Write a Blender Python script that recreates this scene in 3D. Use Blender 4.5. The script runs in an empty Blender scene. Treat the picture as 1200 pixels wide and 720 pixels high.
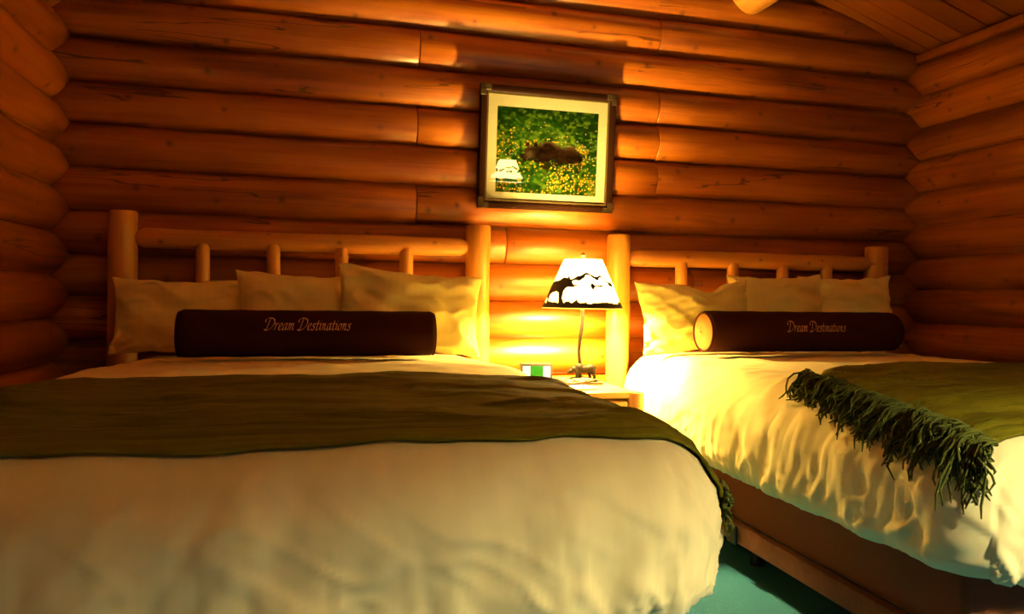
import bpy, bmesh, math, random
import numpy as np
from mathutils import Vector, Matrix

random.seed(7)
rng = np.random.default_rng(7)
scene = bpy.context.scene
COL = scene.collection

# ------------------------------------------------------------------ camera
CAM = (1.146, -3.6247, 1.1654); YAW, PITCH, ROLL, FPX = 0.2559, -0.0186, 0.0150, 850.98
def setup_camera():
    cy, sy, cp, sp = math.cos(YAW), math.sin(YAW), math.cos(PITCH), math.sin(PITCH)
    f = Vector((sy*cp, cy*cp, sp)); r = Vector((cy, -sy, 0)); u = r.cross(f)
    c, s = math.cos(ROLL), math.sin(ROLL)
    r2 = c*r + s*u; u2 = -s*r + c*u
    cam = bpy.data.cameras.new('camera'); ob = bpy.data.objects.new('camera', cam); COL.objects.link(ob)
    m = Matrix((( r2.x, u2.x, -f.x, CAM[0]), (r2.y, u2.y, -f.y, CAM[1]), (r2.z, u2.z, -f.z, CAM[2]), (0, 0, 0, 1)))
    ob.matrix_world = m
    cam.sensor_width = 36; cam.lens = 36*FPX/1200; cam.clip_start = 0.05
    scene.camera = ob
setup_camera()

# ------------------------------------------------------------------ world, light levels, exposure
world = bpy.data.worlds.new('world'); scene.world = world; world.use_nodes = True
world.node_tree.nodes['Background'].inputs[0].default_value = (0.02, 0.012, 0.006, 1)
LAMP_W, LAMP_COL = 290.0, (1.0, 0.66, 0.15)           # bulb of the bedside lamp
REAR_W, REAR_COL = 245.0, (1.0, 0.88, 0.50)          # bulbs of the floor lamp behind the viewer, seen in the picture glass
vs = scene.view_settings
vs.view_transform = 'Standard'; vs.look = 'None'; vs.gamma = 1; vs.use_curve_mapping = False
vs.exposure = 0.70
scene.cycles.use_denoising = True

# ------------------------------------------------------------------ room numbers
FZ = 0.12                    # height of the carpet
W = 4.566                    # inner width between the groove planes of the side walls
PITCH_Z = 0.1917             # log pitch
ZA = 2.275                   # height of one groove in the back wall
ROOM_Y = -7.0                # wall behind the camera
LOG_R = 0.108
LOG_BACK = math.sqrt(LOG_R**2 - (PITCH_Z/2)**2)   # axis lies this far behind the groove plane
EAVE, SLOPE = 2.612, 0.33
def ceil_z(x): return EAVE + SLOPE*min(x, W - x)

# ------------------------------------------------------------------ helpers
def link(o, parent=None):
    COL.objects.link(o)
    if parent is not None: o.parent = parent
    return o
def tag(o, label=None, cat=None, group=None, kind=None):
    if label: o['label'] = label
    if cat: o['category'] = cat
    if group: o['group'] = group
    if kind: o['kind'] = kind
    return o
def empty(name, loc=(0, 0, 0), rz=0, label=None, cat=None, group=None):
    o = bpy.data.objects.new(name, None); o.location = loc; o.rotation_euler = (0, 0, rz); o.empty_display_size = 0.1
    return tag(link(o), label, cat, group)
def mesh_obj(name, verts, faces, mat, parent=None, smooth=True):
    me = bpy.data.meshes.new(name)
    me.from_pydata([tuple(v) for v in verts], [], [tuple(f) for f in faces]); me.update()
    if smooth: me.polygons.foreach_set('use_smooth', [True]*len(me.polygons))
    if mat: me.materials.append(mat)
    return link(bpy.data.objects.new(name, me), parent)
def bm_obj(name, bm, mat, parent=None, smooth=False, recalc=True):
    if recalc: bmesh.ops.recalc_face_normals(bm, faces=bm.faces)
    me = bpy.data.meshes.new(name); bm.to_mesh(me); bm.free()
    if smooth: me.polygons.foreach_set('use_smooth', [True]*len(me.polygons))
    if mat: me.materials.append(mat)
    return link(bpy.data.objects.new(name, me), parent)
def sharp(o, ang=40):
    me = o.data; bm = bmesh.new(); bm.from_mesh(me)
    for f in bm.faces: f.smooth = True
    for e in bm.edges:
        if len(e.link_faces) == 2 and e.calc_face_angle(0) > math.radians(ang): e.smooth = False
    bm.to_mesh(me); bm.free(); return o
def box_bm(bm, lo, hi, bevel=0.0, seg=2):
    c = [(a+b)/2 for a, b in zip(lo, hi)]; d = [b-a for a, b in zip(lo, hi)]
    m = Matrix.Translation(c) @ Matrix.Diagonal((*d, 1))
    r = bmesh.ops.create_cube(bm, size=1, matrix=m)
    if bevel > 0:
        es = list({e for v in r['verts'] for e in v.link_edges})
        bmesh.ops.bevel(bm, geom=es, offset=bevel, segments=seg, affect='EDGES', profile=0.6)
def box(name, lo, hi, mat, parent=None, bevel=0.0, seg=2):
    bm = bmesh.new(); box_bm(bm, lo, hi, bevel, seg); return sharp(bm_obj(name, bm, mat, parent))
def lathe(name, prof, mat, parent=None, n=32, loc=(0, 0, 0), caps=True):
    v, f = [], []
    for r, z in prof:
        for k in range(n):
            a = 2*math.pi*k/n; v.append((loc[0]+r*math.cos(a), loc[1]+r*math.sin(a), loc[2]+z))
    for i in range(len(prof)-1):
        for k in range(n):
            f.append((i*n+k, i*n+(k+1) % n, (i+1)*n+(k+1) % n, (i+1)*n+k))
    if caps:
        f.append(tuple(reversed(range(n)))); f.append(tuple(range((len(prof)-1)*n, len(prof)*n)))
    return sharp(mesh_obj(name, v, f, mat, parent), 50)
def tube_geo(pts, rad, n=8, caps=True):
    pts = [Vector(p) for p in pts]; v, f = [], []
    ref = Vector((0, 0, 1))
    for i, p in enumerate(pts):
        t = (pts[min(i+1, len(pts)-1)] - pts[max(i-1, 0)]).normalized()
        if abs(t.dot(ref)) > 0.95: ref = Vector((1, 0, 0)) if abs(t.x) < .9 else Vector((0, 1, 0))
        a = t.cross(ref).normalized(); b = t.cross(a)
        r = rad[i] if isinstance(rad, (list, tuple)) else rad
        for k in range(n):
            w = 2*math.pi*k/n; v.append(p + a*(r*math.cos(w)) + b*(r*math.sin(w)))
    for i in range(len(pts)-1):
        for k in range(n):
            f.append((i*n+k, i*n+(k+1) % n, (i+1)*n+(k+1) % n, (i+1)*n+k))
    if caps and n > 2:
        f.append(tuple(range(n))); f.append(tuple(reversed(range((len(pts)-1)*n, len(pts)*n))))
    return v, f
def tube(name, pts, rad, mat, parent=None, n=10):
    v, f = tube_geo(pts, rad, n); o = mesh_obj(name, v, f, mat, parent)
    bm = bmesh.new(); bm.from_mesh(o.data); bmesh.ops.recalc_face_normals(bm, faces=bm.faces); bm.to_mesh(o.data); bm.free()
    return sharp(o, 50)

# numpy value noise -----------------------------------------------------------
def _h(ix, iy, iz):
    n = (ix.astype(np.int64)*374761393 + iy.astype(np.int64)*668265263 + iz.astype(np.int64)*2147483647) & 0x7fffffff
    n = ((n ^ (n >> 13))*1274126177) & 0x7fffffff
    n = ((n ^ (n >> 15))*739982445) & 0x7fffffff
    return ((n ^ (n >> 12)) & 0xffff)/65535.0
def vnoise(x, y, z):
    x, y, z = np.broadcast_arrays(np.asarray(x, float), np.asarray(y, float), np.asarray(z, float))
    ix, iy, iz = np.floor(x), np.floor(y), np.floor(z)
    fx, fy, fz = x-ix, y-iy, z-iz
    s = lambda t: t*t*t*(t*(t*6-15)+10)
    u, v, w = s(fx), s(fy), s(fz); r = 0
    for a in (0, 1):
        for b in (0, 1):
            for c in (0, 1):
                r = r + _h(ix+a, iy+b, iz+c)*(u if a else 1-u)*(v if b else 1-v)*(w if c else 1-w)
    return r*2-1
def fbm(x, y, z, o=3):
    r, a = 0, 1.0
    for i in range(o):
        r = r + a*vnoise(np.asarray(x)*2**i+i*17.3, np.asarray(y)*2**i+i*5.1, np.asarray(z)*2**i+i*9.7); a *= .5
    return r

# ------------------------------------------------------------------ materials
class NT:
    def __init__(s, name):
        s.m = bpy.data.materials.new(name); s.m.use_nodes = True; s.t = s.m.node_tree; s.n = s.t.nodes
        s.b = s.n['Principled BSDF']; s.out = s.n['Material Output']
    def add(s, typ, **kw):
        n = s.n.new(typ)
        for k, v in kw.items():
            if hasattr(n, k): setattr(n, k, v)
        return n
    def lk(s, a, b): s.t.links.new(a, b)
    def coords(s, scale, kind='Object', loc=None):
        tc = s.add('ShaderNodeTexCoord'); mp = s.add('ShaderNodeMapping'); mp.inputs['Scale'].default_value = scale
        s.lk(tc.outputs[kind], mp.inputs['Vector'])
        if loc is not None: s.lk(loc, mp.inputs['Location'])
        return mp.outputs['Vector']
    def noise(s, vec, scale=1.0, detail=4, rough=.55, dist=0.0):
        n = s.add('ShaderNodeTexNoise'); n.inputs['Scale'].default_value = scale; n.inputs['Detail'].default_value = detail
        n.inputs['Roughness'].default_value = rough; n.inputs['Distortion'].default_value = dist
        s.lk(vec, n.inputs['Vector']); return n.outputs['Fac']
    def ramp(s, fac, stops):
        r = s.add('ShaderNodeValToRGB'); e = r.color_ramp.elements
        while len(e) < len(stops): e.new(0.5)
        for k, (p, c) in enumerate(stops):
            e[k].position = p; e[k].color = (*c, 1) if len(c) == 3 else c
        s.lk(fac, r.inputs['Fac']); return r.outputs['Color']
    def mix(s, fac, a, b, mode='MIX'):
        n = s.add('ShaderNodeMix', data_type='RGBA', blend_type=mode)
        for sock, v in ((n.inputs[0], fac), (n.inputs[6], a), (n.inputs[7], b)):
            if isinstance(v, bpy.types.NodeSocket): s.lk(v, sock)
            else: sock.default_value = v if not isinstance(v, tuple) or len(v) == 4 else (*v, 1)
        return n.outputs[2]
    def math(s, op, a, b=None, clamp=False):
        n = s.add('ShaderNodeMath', operation=op); n.use_clamp = clamp
        for i, v in enumerate((a, b)):
            if v is None: continue
            if isinstance(v, bpy.types.NodeSocket): s.lk(v, n.inputs[i])
            else: n.inputs[i].default_value = v
        return n.outputs[0]
    def bump(s, h, strength=.3, dist=.01):
        b = s.add('ShaderNodeBump'); b.inputs['Strength'].default_value = strength; b.inputs['Distance'].default_value = dist
        s.lk(h, b.inputs['Height']); s.lk(b.outputs['Normal'], s.b.inputs['Normal']); return b
    def base(s, c):
        i = s.b.inputs['Base Color']
        if isinstance(c, bpy.types.NodeSocket): s.lk(c, i)
        else: i.default_value = (*c, 1)
    def rough(s, v): s.b.inputs['Roughness'].default_value = v

def wood(name, light, mid, dark, rough=.38, knot=(.10, .025, .005), knots=True, crack=True, coat=.25, vary=.35, grain=1.0, kr=.108, kscale=5.2):
    """wood with the grain along local X"""
    t = NT(name)
    oi = t.add('ShaderNodeObjectInfo'); sh = t.add('ShaderNodeVectorMath', operation='SCALE')
    cb = t.add('ShaderNodeCombineXYZ'); t.lk(oi.outputs['Random'], cb.inputs[0]); t.lk(oi.outputs['Random'], cb.inputs[1])
    t.lk(cb.outputs[0], sh.inputs[0]); sh.inputs['Scale'].default_value = 37.0
    loc = sh.outputs[0]
    v1 = t.coords((.9, 7, 7), loc=loc); v2 = t.coords((1.6*grain, 42*grain, 42*grain), loc=loc)
    big = t.noise(v1, 1.0, 3, .5, .6); fine = t.noise(v2, 1.0, 5, .65, .4)
    f = t.math('ADD', t.math('MULTIPLY', big, .6), t.math('MULTIPLY', fine, .4))
    c = t.ramp(f, [(.36, dark), (.5, mid), (.63, light)])
    tone = t.ramp(oi.outputs['Random'], [(0, (1-vary, (1-vary)*.93, (1-vary)*.85)), (1, (1.0, 1.0, 1.0))])
    c = t.mix(1.0, c, tone, 'MULTIPLY')
    h = fine
    if knots:
        tc = t.add('ShaderNodeTexCoord'); sp = t.add('ShaderNodeSeparateXYZ'); t.lk(tc.outputs['Object'], sp.inputs[0])
        ang = t.math('ARCTAN2', sp.outputs[2], t.math('MULTIPLY', sp.outputs[1], -1.0))
        c2 = t.add('ShaderNodeCombineXYZ'); t.lk(t.math('ADD', sp.outputs[0], t.math('MULTIPLY', oi.outputs['Random'], 53.0)), c2.inputs[0])
        t.lk(t.math('ADD', t.math('MULTIPLY', ang, kr), t.math('MULTIPLY', oi.outputs['Random'], 11.0)), c2.inputs[1])
        wob = t.add('ShaderNodeTexNoise'); wob.inputs['Scale'].default_value = 30; t.lk(c2.outputs[0], wob.inputs['Vector'])
        vo = t.add('ShaderNodeTexVoronoi', voronoi_dimensions='2D'); vo.inputs['Scale'].default_value = kscale; t.lk(c2.outputs[0], vo.inputs['Vector'])
        sz = t.add('ShaderNodeSeparateColor'); t.lk(vo.outputs['Color'], sz.inputs[0])
        dk = t.math('ADD', vo.outputs['Distance'], t.math('MULTIPLY', t.math('SUBTRACT', wob.outputs['Fac'], .5), .05))
        dk = t.math('ADD', dk, t.math('MULTIPLY', t.math('GREATER_THAN', sz.outputs[0], .62), .5))
        dk = t.math('ADD', dk, t.math('MULTIPLY', sz.outputs[1], .035))
        k = t.ramp(dk, [(.0, (.95, .95, .95)), (.052, (.85, .85, .85)), (.064, (.25, .25, .25)), (.085, (.42, .42, .42)), (.13, (.0, .0, .0))])
        c = t.mix(k, c, knot)
    if crack:
        v3 = t.coords((.55, 9, 9), loc=loc); n3 = t.noise(v3, 1.0, 3, .5, .3)
        a = t.math('ABSOLUTE', t.math('SUBTRACT', n3, .5)); a = t.math('LESS_THAN', a, .006)
        msk = t.noise(t.coords((.8, 2.2, 2.2), loc=loc), 1.0, 1); msk = t.math('GREATER_THAN', msk, .53)
        a = t.math('MULTIPLY', a, msk); c = t.mix(t.math('MULTIPLY', a, .8), c, (.05, .012, .003))
    t.base(c); t.rough(rough); t.bump(h, .18, .004)
    t.b.inputs['Coat Weight'].default_value = coat; t.b.inputs['Coat Roughness'].default_value = .3
    return t.m

def fabric(name, col, col2=None, stripe=0.0, rough=.85, bump=.12, weave=420, sheen=.1, blot=9.0, spec=.35):
    t = NT(name)
    v = t.coords((1, 1, 1)); n = t.noise(v, weave, 2, .6); n2 = t.noise(v, blot, 4, .6)
    c = t.mix(n2, col, col2 or tuple(x*.92 for x in col)); h = n
    if stripe > 0:
        w = t.add('ShaderNodeTexWave', wave_type='BANDS', bands_direction='X'); w.inputs['Scale'].default_value = stripe
        t.lk(v, w.inputs['Vector']); st = t.ramp(w.outputs['Fac'], [(.42, (0, 0, 0)), (.58, (1, 1, 1))])
        c = t.mix(st, c, t.mix(.5, c, tuple(x*.93 for x in col)))
    t.base(c); t.rough(rough); t.b.inputs['Sheen Weight'].default_value = sheen; t.b.inputs['Specular IOR Level'].default_value = spec
    b = t.bump(h, bump, .002); return t.m

def plain(name, col, rough=.5, metal=0.0, spec=.5, noise=0.0, bump=0.0):
    t = NT(name)
    if noise > 0:
        n = t.noise(t.coords((1, 1, 1)), 60, 4, .6); t.base(t.mix(n, tuple(x*(1-noise) for x in col), tuple(min(1, x*(1+noise)) for x in col)))
        if bump: t.bump(n, bump, .003)
    else: t.base(col)
    t.rough(rough); t.b.inputs['Metallic'].default_value = metal; t.b.inputs['Specular IOR Level'].default_value = spec
    return t.m

M = {}
M['log'] = wood('varnished_log', (.50, .160, .006), (.37, .100, .004), (.19, .040, .002))
M['plank'] = wood('ceiling_plank', (.34, .105, .005), (.28, .078, .004), (.20, .048, .002), crack=False, knots=False)
M['pine'] = wood('peeled_pine', (.74, .39, .075), (.64, .30, .05), (.47, .19, .03), knot=(.20, .07, .015), crack=False, vary=.12, rough=.42, kr=.05, kscale=7.0)
M['oak'] = wood('nightstand_pine', (.78, .46, .13), (.68, .36, .09), (.52, .25, .05), knots=False, crack=False, vary=.1)
M['rail'] = wood('bed_rail_wood', (.15, .045, .010), (.12, .034, .007), (.08, .02, .004), knots=False, crack=False, vary=.1, coat=0, rough=.8)
M['duvet'] = fabric('cream_duvet_cotton', (.83, .745, .40), (.77, .685, .35), stripe=5.5)
M['pillow'] = fabric('cream_pillow_cotton', (.84, .72, .28), (.78, .66, .24), stripe=11)
M['throw'] = fabric('olive_woven_throw', (.185, .165, .006), (.110, .106, .004), bump=.6, weave=260, sheen=.0, blot=26, spec=.08)
def crease_streaks(mat, dark):
    # uneven weave tone, with shade of fold creases painted in as dark streaks
    t = NT.__new__(NT); t.m = mat; t.t = mat.node_tree; t.n = t.t.nodes; t.b = t.n['Principled BSDF']
    src = t.b.inputs['Base Color'].links[0].from_socket
    a = t.noise(t.coords((1.3, 26, 26)), 1.0, 4, .6, .8); b = t.noise(t.coords((5, 150, 150)), 1.0, 3, .6, .2)
    k = t.ramp(t.math('ADD', t.math('MULTIPLY', a, .7), t.math('MULTIPLY', b, .3)), [(.36, (.85, .85, .85)), (.5, (.25, .25, .25)), (.62, (0, 0, 0))])
    t.base(t.mix(k, src, dark))
crease_streaks(M['throw'], (.050, .052, .003))
M['fringe'] = fabric('olive_fringe_yarn', (.13, .145, .026), (.055, .070, .012), bump=.5, weave=300, sheen=.0, blot=60, spec=.1)
M['suede'] = fabric('dark_brown_suede', (.036, .0055, .0022), (.026, .004, .0015), bump=.15, weave=500, sheen=0.0, spec=.12)
M['gold'] = fabric('gold_bolster_end', (.21, .095, .014), (.18, .08, .011), bump=.2)
M['thread'] = plain('tan_embroidery', (.75, .42, .26), .7)
M['boxspring'] = fabric('brown_box_spring_cloth', (.17, .050, .011), (.12, .034, .007), stripe=26, bump=.3)
M['mattress'] = fabric('mattress_ticking', (.75, .68, .52))
M['black'] = plain('black_plastic', (.012, .011, .010), .45)
M['bronze'] = plain('dark_bronze', (.008, .0055, .004), .6, 0, .1, noise=.45, bump=.4)
M['pewter'] = plain('pewter_rock', (.03, .028, .026), .5, 0, .25, noise=.6, bump=.7)
M['twig'] = plain('twig_bronze', (.008, .006, .004), .6, 0, .2)
M['cutout'] = plain('rusted_cutout', (.014, .005, .0025), .8)
M['brass'] = plain('brass', (.75, .55, .22), .3, 1.0)
M['frame'] = plain('mahogany_frame', (.012, .004, .002), .40, 0, .03, noise=.2)
M['framelip'] = plain('frame_lip', (.10, .065, .025), .35, .6)
M['bracket'] = plain('antique_brass_corner', (.030, .018, .008), .45, .2, .2)
M['mat'] = plain('cream_mat_board', (.33, .31, .215), .9, 0, 0)
M['paper'] = plain('white_paper', (.85, .83, .76), .8)
M['backing'] = plain('backing_board', (.2, .12, .06), .9)

t = NT('carpet_teal'); v = t.coords((1, 1, 1)); n = t.noise(v, 160, 5, .75); n2 = t.noise(v, 14, 3)
t.base(t.mix(n2, t.mix(n, (.003, .075, .17), (.010, .19, .44)), (.007, .14, .33))); t.rough(1); t.bump(n, .9, .01); M['carpet'] = t.m

t = NT('lamp_shade_paper')
tl = t.add('ShaderNodeBsdfTranslucent'); tl.inputs['Color'].default_value = (.18, .152, .09, 1)
df = t.add('ShaderNodeBsdfDiffuse'); df.inputs['Color'].default_value = (.70, .60, .42, 1)
mx = t.add('ShaderNodeMixShader'); mx.inputs[0].default_value = .45
t.lk(tl.outputs[0], mx.inputs[1]); t.lk(df.outputs[0], mx.inputs[2]); t.lk(mx.outputs[0], t.out.inputs['Surface']); M['shade'] = t.m

t = NT('picture_glass')
tr = t.add('ShaderNodeBsdfTransparent'); gl = t.add('ShaderNodeBsdfGlossy'); gl.inputs['Roughness'].default_value = .015
lw = t.add('ShaderNodeLayerWeight'); fz = t.math('ADD', t.math('MULTIPLY', t.math('POWER', lw.outputs['Facing'], 5.0), .9), .05)
mx = t.add('ShaderNodeMixShader'); t.lk(fz, mx.inputs[0]); t.lk(tr.outputs[0], mx.inputs[1]); t.lk(gl.outputs[0], mx.inputs[2])
t.lk(mx.outputs[0], t.out.inputs['Surface']); M['glass'] = t.m

def emit(name, col, s):
    t = NT(name); t.base(tuple(.02*x for x in col)); t.b.inputs['Emission Color'].default_value = (*col, 1); t.b.inputs['Emission Strength'].default_value = s
    t.rough(.5); t.b.inputs['Specular IOR Level'].default_value = .1; return t.m
M['screen_green'] = emit('clock_green', (.004, .32, .008), .9)
M['screen_white'] = emit('clock_white', (.75, .95, .75), .7)
M['bulb'] = plain('frosted_bulb', (.9, .88, .8), .6)

# ------------------------------------------------------------------ the room
def log_mesh(name, L, r=LOG_R, n=28, seed=0, wob=.004, taper=0.0):
    """round log along local X from 0 to L"""
    m = max(4, int(L/.12)); v, f = [], []
    for i in range(m+1):
        x = L*i/m
        for k in range(n):
            a = 2*math.pi*k/n
            v.append((x, math.cos(a), math.sin(a)))
    v = np.array(v); ang = np.arctan2(v[:, 2], v[:, 1])
    rr = r*(1+taper*(v[:, 0]/L-.5)) + wob*vnoise(v[:, 0]*1.6+seed*3.1, np.cos(ang)*1.3+seed, np.sin(ang)*1.3)
    cyv = wob*.8*vnoise(v[:, 0]*.7+seed*7.7, seed*1.3, 0.5); czv = wob*.7*vnoise(v[:, 0]*.7+seed*5.7, seed*2.3, 4.5)
    v[:, 1] = v[:, 1]*rr+cyv; v[:, 2] = v[:, 2]*rr+czv
    # eased rim at both ends
    for i, sc in ((0, .985), (m, .985)):
        v[i*n:(i+1)*n, 1:] *= sc
    if m > 2:
        v[n:2*n, 0] = .005; v[(m-1)*n:m*n, 0] = L-.005
    for i in range(m):
        for k in range(n): f.append((i*n+k, (i+1)*n+k, (i+1)*n+(k+1) % n, i*n+(k+1) % n))
    f.append(tuple(range(n))); f.append(tuple(reversed(range(m*n, (m+1)*n))))
    o = mesh_obj(name, v, f, M['log']); 
    return o

floor = box('floor', (-.3, ROOM_Y-.2, FZ-.14), (W+.3, .3, FZ), M['carpet']); tag(floor, kind='structure')
floor['label'] = 'teal carpeted floor between the two beds'; floor['category'] = 'floor'
wb = box('wall_back', (-.3, .1, -.12), (W+.3, .3, 3.6), M['backing']); tag(wb, 'back wall of stacked varnished round logs behind the headboards', 'wall', kind='structure')
wl = box('wall_left', (-.3, ROOM_Y, -.12), (-.1, .1, 2.62), M['backing']); tag(wl, 'dark log wall at the far left beside the bed', 'wall', kind='structure')
wr = box('wall_right', (W+.1, ROOM_Y, -.12), (W+.3, .1, 2.58), M['backing']); tag(wr, 'log wall on the right running forward from the corner', 'wall', kind='structure')
wf = box('wall_front', (-.3, ROOM_Y-.2, -.12), (W+.3, ROOM_Y, 3.6), M['plank']); tag(wf, 'plain wooden wall on the near side of the room', 'wall', kind='structure')

SEAMS = {-2: [2.882], -1: [1.598], 0: [2.879], 1: [1.591, 2.880], 2: [2.876], 3: [1.591], 4: [2.05], 5: [3.1], 6: [1.3], 7: [2.9], -3: [2.2], -4: [2.5]}
def lay_log(parent, x0, L, y, z, seed, axis='x', taper=0):
    o = log_mesh('log', L, seed=seed, taper=taper); o.parent = parent
    if axis == 'x': o.location = (x0, y, z)
    else: o.location = (y, x0, z); o.rotation_euler = (0, 0, -math.pi/2)
    return o
for k in range(-6, 12):
    zc = ZA - (k+.5)*PITCH_Z
    x0, x1 = -.06, W+.06
    if zc + .05 > EAVE:
        d = max(-.06, (zc-.12-EAVE)/SLOPE); x0, x1 = d, W-d
        if x1-x0 < .3: continue
    cuts = [x0]+[s for s in SEAMS.get(k, []) if x0 < s < x1]+[x1]
    for i in range(len(cuts)-1):
        g = .0012
        lay_log(wb, cuts[i]+(g if i else 0), cuts[i+1]-cuts[i]-2*g, LOG_BACK+.002*((i+k) % 2), zc, seed=k*3+i+50)
for k in range(0, 14):
    zc = ZA - (k-.0)*PITCH_Z + PITCH_Z
    if zc < .02: continue
    if zc < EAVE-.1:
        lay_log(wr, 0.04, 7.04, W+LOG_BACK, zc, seed=k+200, axis='y')
        o = lay_log(wl, -7.0, 7.04, -LOG_BACK, zc, seed=k+300, axis='y'); o.rotation_euler = (0, 0, math.pi/2)
# wall plate strip above the top right log
tr1 = box('trim_1', (W-.045, ROOM_Y, 2.555), (W+.1, .04, 2.606), M['plank'], bevel=.006); tag(tr1, 'flat wooden trim strip where the ceiling meets the right log wall', 'trim', kind='structure')
tr2 = box('trim_2', (-.1, ROOM_Y, 2.555), (.045, .04, 2.606), M['plank'], bevel=.006); tag(tr2, 'flat wooden trim strip at the top of the left log wall', 'trim', kind='structure')

# ceiling: two slopes of boards
def slope_slab(bm, x0, x1, y0, y1, dz0, dz1):
    vs_ = []
    for x in (x0, x1):
        for y in (y0, y1):
            for dz in (dz0, dz1): vs_.append(bm.verts.new((x, y, ceil_z(x)+dz if 0 <= x <= W else EAVE+dz+SLOPE*min(x, W-x))))
    q = lambda *i: bm.faces.new([vs_[j] for j in i])
    q(0, 1, 3, 2); q(4, 6, 7, 5); q(0, 4, 5, 1); q(2, 3, 7, 6); q(0, 2, 6, 4); q(1, 5, 7, 3)
bm = bmesh.new(); slope_slab(bm, -.3, W/2, ROOM_Y-.2, .3, .03, .14); slope_slab(bm, W/2, W+.3, ROOM_Y-.2, .3, .03, .14)
ceil = bm_obj('ceiling', bm, M['plank']); tag(ceil, 'sloped ceiling of narrow orange wooden boards', 'ceiling', kind='structure')
ysz = [.1, -.008, -.121, -.234, -.369, -.511, -.645]
while ysz[-1] > -2.4: ysz.append(ysz[-1]-.135)
Ls = math.hypot(W/2, SLOPE*W/2)+.05; sa = math.atan(SLOPE)
for i in range(len(ysz)-1):
    y1, y0 = ysz[i], ysz[i+1]
    drop = .0
    bm = bmesh.new(); box_bm(bm, (0, y0+.0012, 0), (Ls, y1-.0012, .03), .006, 1)
    o = sharp(bm_obj('plank', bm, M['plank'], ceil)); o.location = (W+.03, 0, EAVE-.03*SLOPE-.001+drop)
    o.rotation_euler = (0, sa+math.pi, 0); 
    o.rotation_euler = (0, 0, 0); o.matrix_local = Matrix.Translation((W+.03, 0, EAVE-.03*SLOPE-.001)) @ Matrix.Rotation(-sa, 4, 'Y').inverted() @ Matrix.Diagonal((-1, 1, 1, 1))
pur = log_mesh('ceiling_beam', 5.7, r=.115, seed=77); pur.location = (3.405, .05, 2.84); pur.rotation_euler = (0, 0, -math.pi/2)
pur.data.materials[0] = M['pine']; tag(pur, 'round pale log purlin end under the sloped ceiling', 'beam', kind='structure')

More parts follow.
